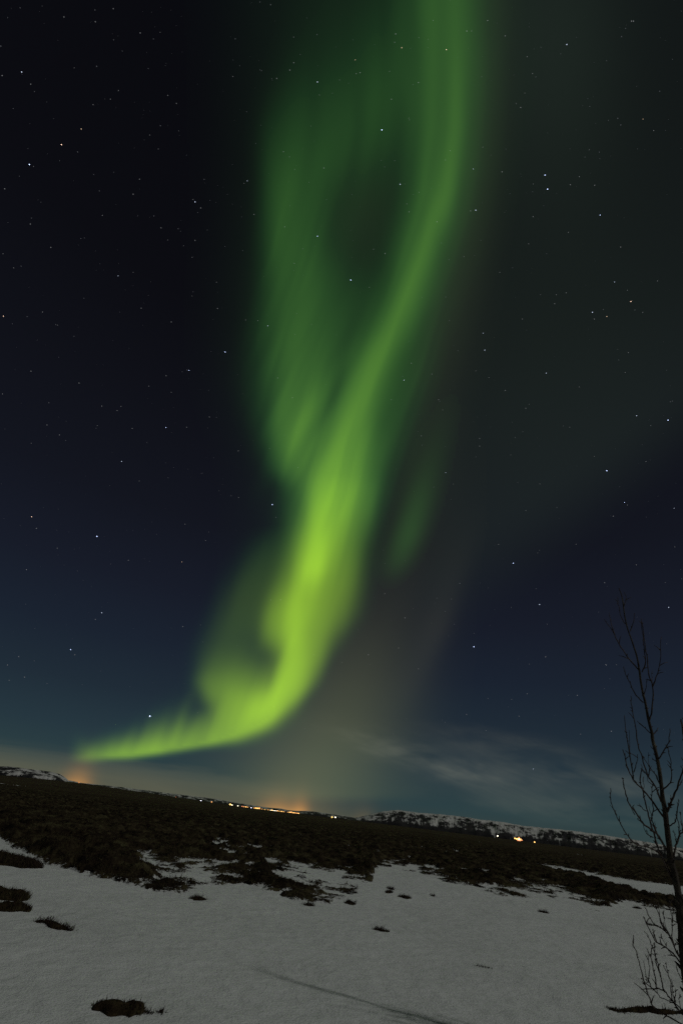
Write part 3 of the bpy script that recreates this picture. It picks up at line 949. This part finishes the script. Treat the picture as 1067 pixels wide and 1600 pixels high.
def A7(s_, oy=1250.):     # traced on the middle and lower crops
    return [(950 + float(q.split(',')[0])/8., oy + float(q.split(',')[1])/8.) for q in s_.split()]


trunk_px = [(1090, 1713, 21), (1086, 1640, 18), (1081, 1580, 15.5), (1073, 1530, 14), (1067.5, 1480, 13), (1063, 1425, 11.5), (1058.5, 1395, 10), (1053.5, 1368, 9), (1048, 1345, 8.6), (1043.5, 1306, 8.2), (1040.5, 1285, 7.6),
            (1037.5, 1262, 7), (1032.7, 1230, 6), (1026.5, 1188, 5.2), (1020, 1158, 4.8), (1014, 1133, 4.2), (1009, 1108, 3.7), (1004, 1083, 3.2), (998, 1050, 2.8), (994, 1025, 2.4), (986, 1000, 2.1), (978, 975, 1.9), (972.7, 940, 1.6), (966.5, 919, 1.1)]
BR = [  # points, width at the base, tips
    (A4("790,590 715,500 660,410 625,350 575,270"), 2.0), (A4("640,370 615,290 605,230"), 1.4), (A4("735,345 755,290 765,235"), 1.4), (A4("705,300 680,260 665,190 655,130"), 1.4), (A4("695,190 708,150 700,100"), 1.2),
    (A4("808,600 830,540 822,460 815,390 805,265"), 1.8), (A4("855,900 872,830 876,690 850,600 835,470 818,350 808,290"), 2.2), (A4("876,690 905,610 925,520 930,380"), 1.7), (A4("872,690 872,640 874,590"), 1.1),
    (A4("815,790 770,740 735,670 705,610 695,565"), 1.8), (A4("865,985 810,935 780,905"), 1.5), (A4("878,990 900,965 908,945"), 1.7), (A4("822,740 835,690 840,640"), 1.2), (A4("838,850 852,825"), 1.4), (A4("885,1090 862,1060"), 1.4), (A4("915,1170 880,1150 874,1135"), 1.5),
    (A4("915,1140 950,1090 970,1040 982,950"), 2.0), (A4("943,1330 985,1290 992,1220 985,1150 973,1060"), 2.0),
    (A4("943,1505 880,1420 830,1350 770,1290 735,1235 710,1165 688,1080"), 2.8), (A4("755,1270 745,1190 720,1060 705,960 697,870"), 2.0), (A4("758,1225 775,1170 783,1110"), 1.5), (A4("748,1200 734,1090 728,960"), 1.3), (A4("730,1225 712,1190 712,1170"), 1.2),
    (A4("928,1410 890,1310 840,1240 812,1140 785,1060 768,940 748,830 740,750"), 2.4), (A4("845,1245 815,1215 800,1175"), 1.6), (A4("920,1300 890,1240 850,1180 815,1125"), 1.7), (A4("850,1250 855,1190 845,1100"), 1.1), (A4("885,1310 850,1285 838,1230"), 1.2),
    (A7("705,590 610,430 550,380 430,290 380,220 300,110 240,0 215,-90 190,-200 182,-280"), 3.0), (A7("420,285 365,235 380,200"), 1.6), (A7("330,185 300,130 285,95"), 1.4),
    (A7("830,1060 740,850 670,720 620,600 570,450 520,280 480,130 450,0 425,-120 400,-260 420,-400"), 3.2), (A7("560,470 480,420 430,310"), 1.5), (A7("530,470 500,430 470,370"), 1.2), (A7("475,140 430,110 380,40"), 1.6), (A7("610,430 580,330 545,240 560,100 545,0 548,-120 560,-240"), 1.9), (A7("550,230 530,190"), 1.2), (A7("600,420 590,340 580,270"), 1.1), (A7("425,-110 445,-170 432,-240"), 1.1),
    (A7("735,640 690,560 600,420 545,230 500,80"), 1.8),
    (A7("800,1010 650,690 560,620 330,540 240,440 150,300 90,170 40,60 22,-60 28,-140"), 2.2), (A7("95,190 70,130 20,65"), 1.1),
    (A7("735,140 790,20 850,-140 905,-300 960,-420 1010,-560"), 3.2), (A7("860,-160 905,-200 925,-260"), 1.6), (A7("905,-300 925,-380 900,-430"), 1.6), (A7("790,0 770,-60"), 1.2),
    (A7("815,720 830,620 850,540 890,440 930,380 980,250 1000,60"), 3.0), (A7("885,440 870,300 850,150 880,0"), 1.7), (A7("765,325 830,270 850,150 865,60"), 1.9), (A7("850,520 835,450 815,380"), 1.3), (A7("925,390 915,260 890,150"), 1.2), (A7("835,270 815,225"), 1.1),
    (A7("900,1500 1050,900 1010,300 990,-300 940,-800 905,-1010"), 4.0), (A7("955,-650 930,-850 935,-1050"), 1.7), (A7("960,-420 930,-500 905,-530"), 1.6),
    # lower shoots, springing from the trunk below the frame's edge
    (A7("960,1010 930,900 820,730 650,600 570,540 500,400 430,250", 1400), 2.6), (A7("600,570 570,480 580,430", 1400), 1.7), (A7("570,540 560,450 555,430", 1400), 1.1),
    (A7("960,960 920,840 820,620 720,450 600,370 540,300 450,140", 1400), 2.6), (A7("705,440 650,300 600,150 590,60", 1400), 1.6), (A7("695,430 655,310 635,170 615,40", 1400), 1.4), (A7("800,560 730,420 670,190", 1400), 1.2), (A7("610,370 510,360 478,350", 1400), 2.0),
    (A7("830,660 790,480 800,350 780,200 750,60", 1400), 1.8), (A7("800,330 812,220 806,120", 1400), 1.3), (A7("900,420 850,290 815,150", 1400), 1.5),
    (A7("1000,1560 900,1450 780,1290 690,1180 650,1010 600,830 580,720 580,580", 1400), 2.6), (A7("690,1180 600,1155 540,1160 505,1060 515,920 495,740", 1400), 1.9), (A7("598,1155 570,950 540,820 525,735 585,742", 1400), 1.8), (A7("650,1010 620,850 580,720 540,630 500,520 450,440", 1400), 1.7), (A7("510,1080 480,1050 440,805", 1400), 1.3),
    (A7("1000,1500 830,1350 640,1260 590,1150", 1400), 1.8), (A7("980,1640 600,1420 530,1310 460,1110 400,920 360,740 320,640 305,480", 1400), 2.2), (A7("335,665 295,625", 1400), 1.1), (A7("365,740 368,705", 1400), 1.1),
    (A7("800,1320 770,1080 735,940 715,830", 1400), 1.7), (A7("735,960 700,900 685,870", 1400), 1.1), (A7("830,1350 800,1180 790,1050", 1400), 1.4), (A7("840,1340 830,1230 835,1150", 1400), 1.2), (A7("970,980 905,760 890,650 870,580", 1400), 1.6), (A7("1000,1200 900,1020 850,930", 1400), 1.7), (A7("900,1420 885,1300 880,1190", 1400), 1.1), (A7("720,1420 700,1380 690,1340", 1400), 1.0),
    (A7("800,750 700,600 660,510", 1400), 1.1), (A7("700,640 650,590 640,540", 1400), 1.1),
    # limbs beyond the edge of the frame
    ([(1082, 1590), (1110, 1480), (1122, 1330), (1118, 1180), (1108, 1060)], 6.0), ([(1120, 1380), (1145, 1280), (1150, 1160)], 3.0), ([(1074, 1535), (1098, 1400), (1104, 1250), (1098, 1150)], 4.5), ([(1086, 1640), (1150, 1560), (1190, 1440), (1195, 1330)], 5.0),
]


def make_tree():
    r_ = thing('bare_tree', 'slender leafless young tree with upright twigs standing in the snow, half out of the frame', 'tree', (T_BASE[0], T_BASE[1], 0))
    rnd = random.Random(8)
    tp = np.array([np.append(tree_point(x_, y_), w_) for x_, y_, w_ in trunk_px])
    tp[0, 2] = min(tp[0, 2], -.15)
    c_ = catmull(tp, 5)
    pts = c_[:, :3] + np.stack([(noise1(np.arange(len(c_))/2.5 + k_*40, 3) - .5)*.012 for k_ in range(3)], -1)
    rr_ = np.array([px_size(p_)*w_/2 for p_, w_ in zip(pts, c_[:, 3])])*(1 + .16*(noise1(np.arange(len(c_))*.9, 9) - .5))
    mb = MB(); mb.tube(pts, rr_, 10)
    for k_ in range(60):        # knots and old twig stubs
        i_ = rnd.randrange(8, len(pts) - 12); a_ = rnd.uniform(0, 6.28); L_ = rr_[i_]*rnd.uniform(1.25, 1.9)
        dd = np.array([math.cos(a_), math.sin(a_), .9])
        mb.tube([pts[i_], pts[i_] + dd*L_*.6, pts[i_] + dd*L_], [rr_[i_]*.5, rr_[i_]*.35, rr_[i_]*.12], 5)
    mb.build('trunk', mt_bark, r_)
    ends = []
    for P_, w_ in BR:
        off = rnd.uniform(-.75, .75)
        n_ = len(P_); q_ = []
        # a twig starts on what it springs from: take the depth of the nearest earlier limb
        near = min(ends, key=lambda e_: (e_[0] - P_[0][0])**2 + (e_[1] - P_[0][1])**2) if ends else None
        o0 = near[2] if near and (near[0] - P_[0][0])**2 + (near[1] - P_[0][1])**2 < 30 and w_ < 2.5 else 0.0
        L_ = sum(math.hypot(P_[k_+1][0] - P_[k_][0], P_[k_+1][1] - P_[k_][1]) for k_ in range(n_ - 1))
        reach = off*min(1, L_/160.)
        for k_, (x_, y_) in enumerate(P_):
            of = o0 + reach*(k_/(n_ - 1))
            q_.append(np.append(tree_point(x_, y_, of), w_*(1 - .55*k_/(n_ - 1))*.98))
            ends.append((x_, y_, of))
        c_ = catmull(q_, 5)
        pts = c_[:, :3] + np.stack([(noise1(np.arange(len(c_))/1.7 + rnd.random()*900, 4) - .5)*.012*ss(0, 4, np.arange(len(c_))*1.) for k_ in range(3)], -1)
        rr_ = np.array([px_size(p_)*v_/2 for p_, v_ in zip(pts, c_[:, 3])])
        mb = MB(); mb.tube(pts, rr_*(1 + .3*(noise1(np.arange(len(c_))*1.3 + rnd.random()*99, 6) - .5)), 6)
        for k_ in range(int(L_/9)):     # buds and short spurs
            i_ = rnd.randrange(1, len(pts) - 1)
            tg = pts[i_+1] - pts[i_-1]; tg /= np.linalg.norm(tg) + 1e-9
            sd_ = np.cross(tg, [rnd.uniform(-1, 1), rnd.uniform(-1, 1), rnd.uniform(-1, 1)]); sd_ /= np.linalg.norm(sd_) + 1e-9
            l_ = rnd.choice((.012, .016, .02, .03, .05)) if rnd.random() < .92 else rnd.uniform(.06, .12)
            p1 = pts[i_] + (sd_*.75 + tg*.7)*l_
            mb.tube([pts[i_], (pts[i_] + p1)/2 + tg*.1*l_, p1], [max(rr_[i_]*.8, .004), max(rr_[i_]*.75, .004), .0018], 5)
        mb.build('branch', mt_limb, r_)
    return r_


tree = make_tree()
# ------------------------------------------------------------------ tufts of heather and turf standing out of the snow
mt_turf, N, o = material('turf')
tcb = N.new('ShaderNodeNewGeometry').outputs['Position']
tn = N.noise(tcb, 7.0, 5, .65); tn2 = N.noise(tcb, 60.0, 3, .6)
principled(N, o, N.scale(N.ramp(tn, [(.35, (.010, .007, .005)), (.5, (.026, .018, .010)), (.65, (.050, .036, .018))]), N.math('ADD', .5, tn2)), .95, .05, bump(N, N.math('ADD', tn, tn2), .9, .03))
mt_heather, N, o = material('heather')
cc = N.ramp(N.new('ShaderNodeNewGeometry').outputs['Random Per Island'], [(0., (.012, .006, .006)), (.5, (.028, .014, .013)), (.8, (.036, .026, .014)), (1., (.055, .045, .024))])
principled(N, o, cc, .85, .1)
mt_olive, N, o = material('olive_grass')
cc = N.ramp(N.new('ShaderNodeNewGeometry').outputs['Random Per Island'], [(0., (.018, .014, .007)), (.5, (.045, .038, .016)), (1., (.075, .066, .030))])
principled(N, o, cc, .85, .1)


def tuft(spine, wid, high, label, group=None, grass=.5, seed=1, blade=.075, dens=1.0, cat='heather tuft', scrubby=.5):
    """spine: pixels along the foot of the tuft; wid: half depth on the ground (m) ; high: metres"""
    rs_ = np.random.RandomState(seed)
    S = np.array([ground_at(x_, y_)[:2] for x_, y_ in spine])
    C_ = catmull(S, 14); n_ = len(C_)
    t_ = np.linspace(0, 1, n_)
    tg = np.gradient(C_, axis=0); tg /= np.linalg.norm(tg, axis=1, keepdims=True)
    nm = np.stack([-tg[:, 1], tg[:, 0]], -1)
    sh = np.sqrt(np.clip(1 - (2*t_ - 1)**2, 0, 1))**.8
    wl = wid*sh*(.55 + .9*noise1(t_*7 + seed*3.1, seed)); wr = wid*sh*(.55 + .9*noise1(t_*7 + 50 + seed, seed + 1))
    m_ = 15
    v_ = np.linspace(-1, 1, m_)
    Pg = C_[:, None, :] + nm[:, None, :]*np.where(v_ < 0, v_*wr[:, None], v_*wl[:, None])[..., None]
    Hp = high*sh[:, None]*(1 - np.abs(v_)**2.6)[None]*(.45 + 1.1*fbm(Pg[..., 0]/.13, Pg[..., 1]/.13, seed + 5, 3)) - .03
    Zp = snow_z(Pg[..., 0], Pg[..., 1]) + Hp
    c0 = C_.mean(0)
    r_ = thing('heather_tuft', label, cat, (c0[0], c0[1], 0), group)
    off = np.array([c0[0], c0[1], 0])
    V = np.concatenate([Pg, Zp[..., None]], -1) - off
    top = mesh_obj('turf_mound', V.reshape(-1, 3), grid_faces(n_, m_), mt_turf, r_)
    L_ = float(np.linalg.norm(np.diff(C_, axis=0), axis=1).sum())
    for kind_, mat_, frac in (('heather_sprigs', mt_heather, 1 - grass), ('grass_blades', mt_olive, grass)):
        cnt = int(dens*frac*2600*max(L_*wid*2, .02)) + int(30*frac)
        if kind_ == 'grass_blades' and cnt < 60:
            continue
        cnt = max(cnt, 70)
        mb = MB()
        for _ in range(cnt):
            i_ = rs_.randint(1, n_ - 1); j_ = rs_.rand()*1.7 - .85
            wj = wl[i_] if j_ > 0 else wr[i_]
            p_ = C_[i_] + nm[i_]*j_*wj + (rs_.rand(2) - .5)*.03
            z_ = snow_z(p_[0], p_[1]) + high*sh[i_]*(1 - abs(j_)**2.6)*.75 - .03
            l_ = blade*(.35 + .9*rs_.rand()**1.5)
            d_ = np.array([rs_.randn()*.5 + .25, rs_.randn()*.5, 1.0]); d_ = d_/np.linalg.norm(d_)*l_
            th_ = rs_.rand()*3.14
            p3 = np.array([p_[0], p_[1], z_]) - off
            mb.blade(p3, d_, .0035 + .002*rs_.rand(), (math.cos(th_), math.sin(th_), 0))
            if kind_ == 'heather_sprigs' and rs_.rand() < scrubby:
                for __ in range(2):
                    q3 = p3 + d_*(.35 + .4*rs_.rand()); e_ = d_*.5 + rs_.randn(3)*l_*.28
                    mb.blade(q3, e_, .0028, (math.sin(th_), -math.cos(th_), 0))
        mb.build(kind_, mat_, r_, False)
    return r_


tuft([(143, 1580), (165, 1584), (205, 1587), (225, 1590)], .15, .085, 'large round turf tuft with brown grass on the near snow', grass=.45, seed=3, blade=.04)
tuft([(224, 1589), (236, 1591)], .04, .035, 'small dark sprig tuft touching the end of the large round tuft', grass=.2, seed=4, blade=.035)
tuft([(247, 1588), (253, 1592)], .03, .03, 'tiny dark sprig alone on the snow past the large round tuft', grass=.1, seed=5, blade=.04)
tuft([(50, 1446), (75, 1449), (92, 1458), (113, 1464)], .09, .06, 'spiky dark heather tuft slanting across the snow below two turf ledges', grass=.1, seed=6, blade=.062, dens=.8)
tuft([(-60, 1391), (0, 1403), (26, 1408), (43, 1410)], .22, .13, 'olive grassy turf ledge at the edge of the picture, upper of two', grass=.8, seed=7, blade=.08)
tuft([(-60, 1424), (0, 1426), (28, 1428), (47, 1428)], .16, .11, 'dark turf ledge at the edge of the picture, lower of two', grass=.4, seed=8, blade=.06)
tuft([(-60, 1330), (0, 1345), (30, 1356), (58, 1361)], .50, .12, 'long dark heather bank slanting down from the picture edge under the heath', grass=.3, seed=9, blade=.09, dens=.7)
tuft([(583, 1453), (595, 1456), (608, 1457)], .13, .05, 'single dark tuft alone in the middle of the snowfield', grass=.1, seed=10, blade=.05)
tuft([(737, 1508), (752, 1512), (769, 1515)], .07, .03, 'low dark strip tuft between the snowfield and the shadow streaks', grass=.2, seed=11, blade=.035)
tuft([(858, 1559), (875, 1561)], .04, .02, 'thin faint dark strip on the snow, upper of two near the shadow streaks', grass=.3, seed=12, blade=.02)
tuft([(838, 1570), (852, 1573), (864, 1574)], .035, .014, 'thin faint dark strip on the snow, lower of two near the shadow streaks', grass=.3, seed=13, blade=.015)
tuft([(944, 1574), (960, 1580), (985, 1582), (1010, 1581), (1030, 1586), (1070, 1588), (1120, 1594)], .10, .05, 'long dark turf band lying across the snow at the foot of the bare tree', grass=.3, seed=14, blade=.03)
tuft([(1008, 1443), (1024, 1446)], .12, .04, 'small dark twiggy tuft behind the lower twigs of the bare tree', grass=.1, seed=15, blade=.05)
tuft([(1033, 1489), (1046, 1492)], .05, .02, 'faint small tuft in the snow between the lower twigs and the trunk', grass=.2, seed=16, blade=.02)
tuft([(989, 1415), (999, 1417)], .20, .06, 'small dark spot tuft below the heath edge near the bare tree', grass=.1, seed=17, blade=.06)
for x0, y0, x1, y1, w_, h_, lb in ((604, 1391, 616, 1393, .22, .05, 'upper small tuft just off the heath corner in the middle'), (621, 1402, 642, 1405, .22, .06, 'wider of the small tufts just off the heath corner in the middle'),
                                   (602, 1396, 613, 1398, .2, .07, 'bushy small tuft closest to the heath corner in the middle'), (672, 1400, 680, 1401, .15, .04, 'tiny dark tuft out on the snow past the heath corner'),
                                   (842, 1424, 856, 1427, .2, .05, 'thin dark tuft at the lower rim of the patchy heath before the tree'), (474, 1413, 492, 1416, .2, .05, 'low dark tuft under the patchy heath edge in the middle'),
                                   (538, 1410, 556, 1413, .2, .07, 'dark tuft under the tip of the patchy heath in the middle'), (300, 1404, 318, 1408, .2, .07, 'dark tuft under the first patchy heath edge')):
    tuft([(x0, y0), ((x0 + x1)/2, (y0 + y1)/2), (x1, y1)], w_, h_, lb, grass=.2, seed=int(x0), blade=.07, dens=.5)
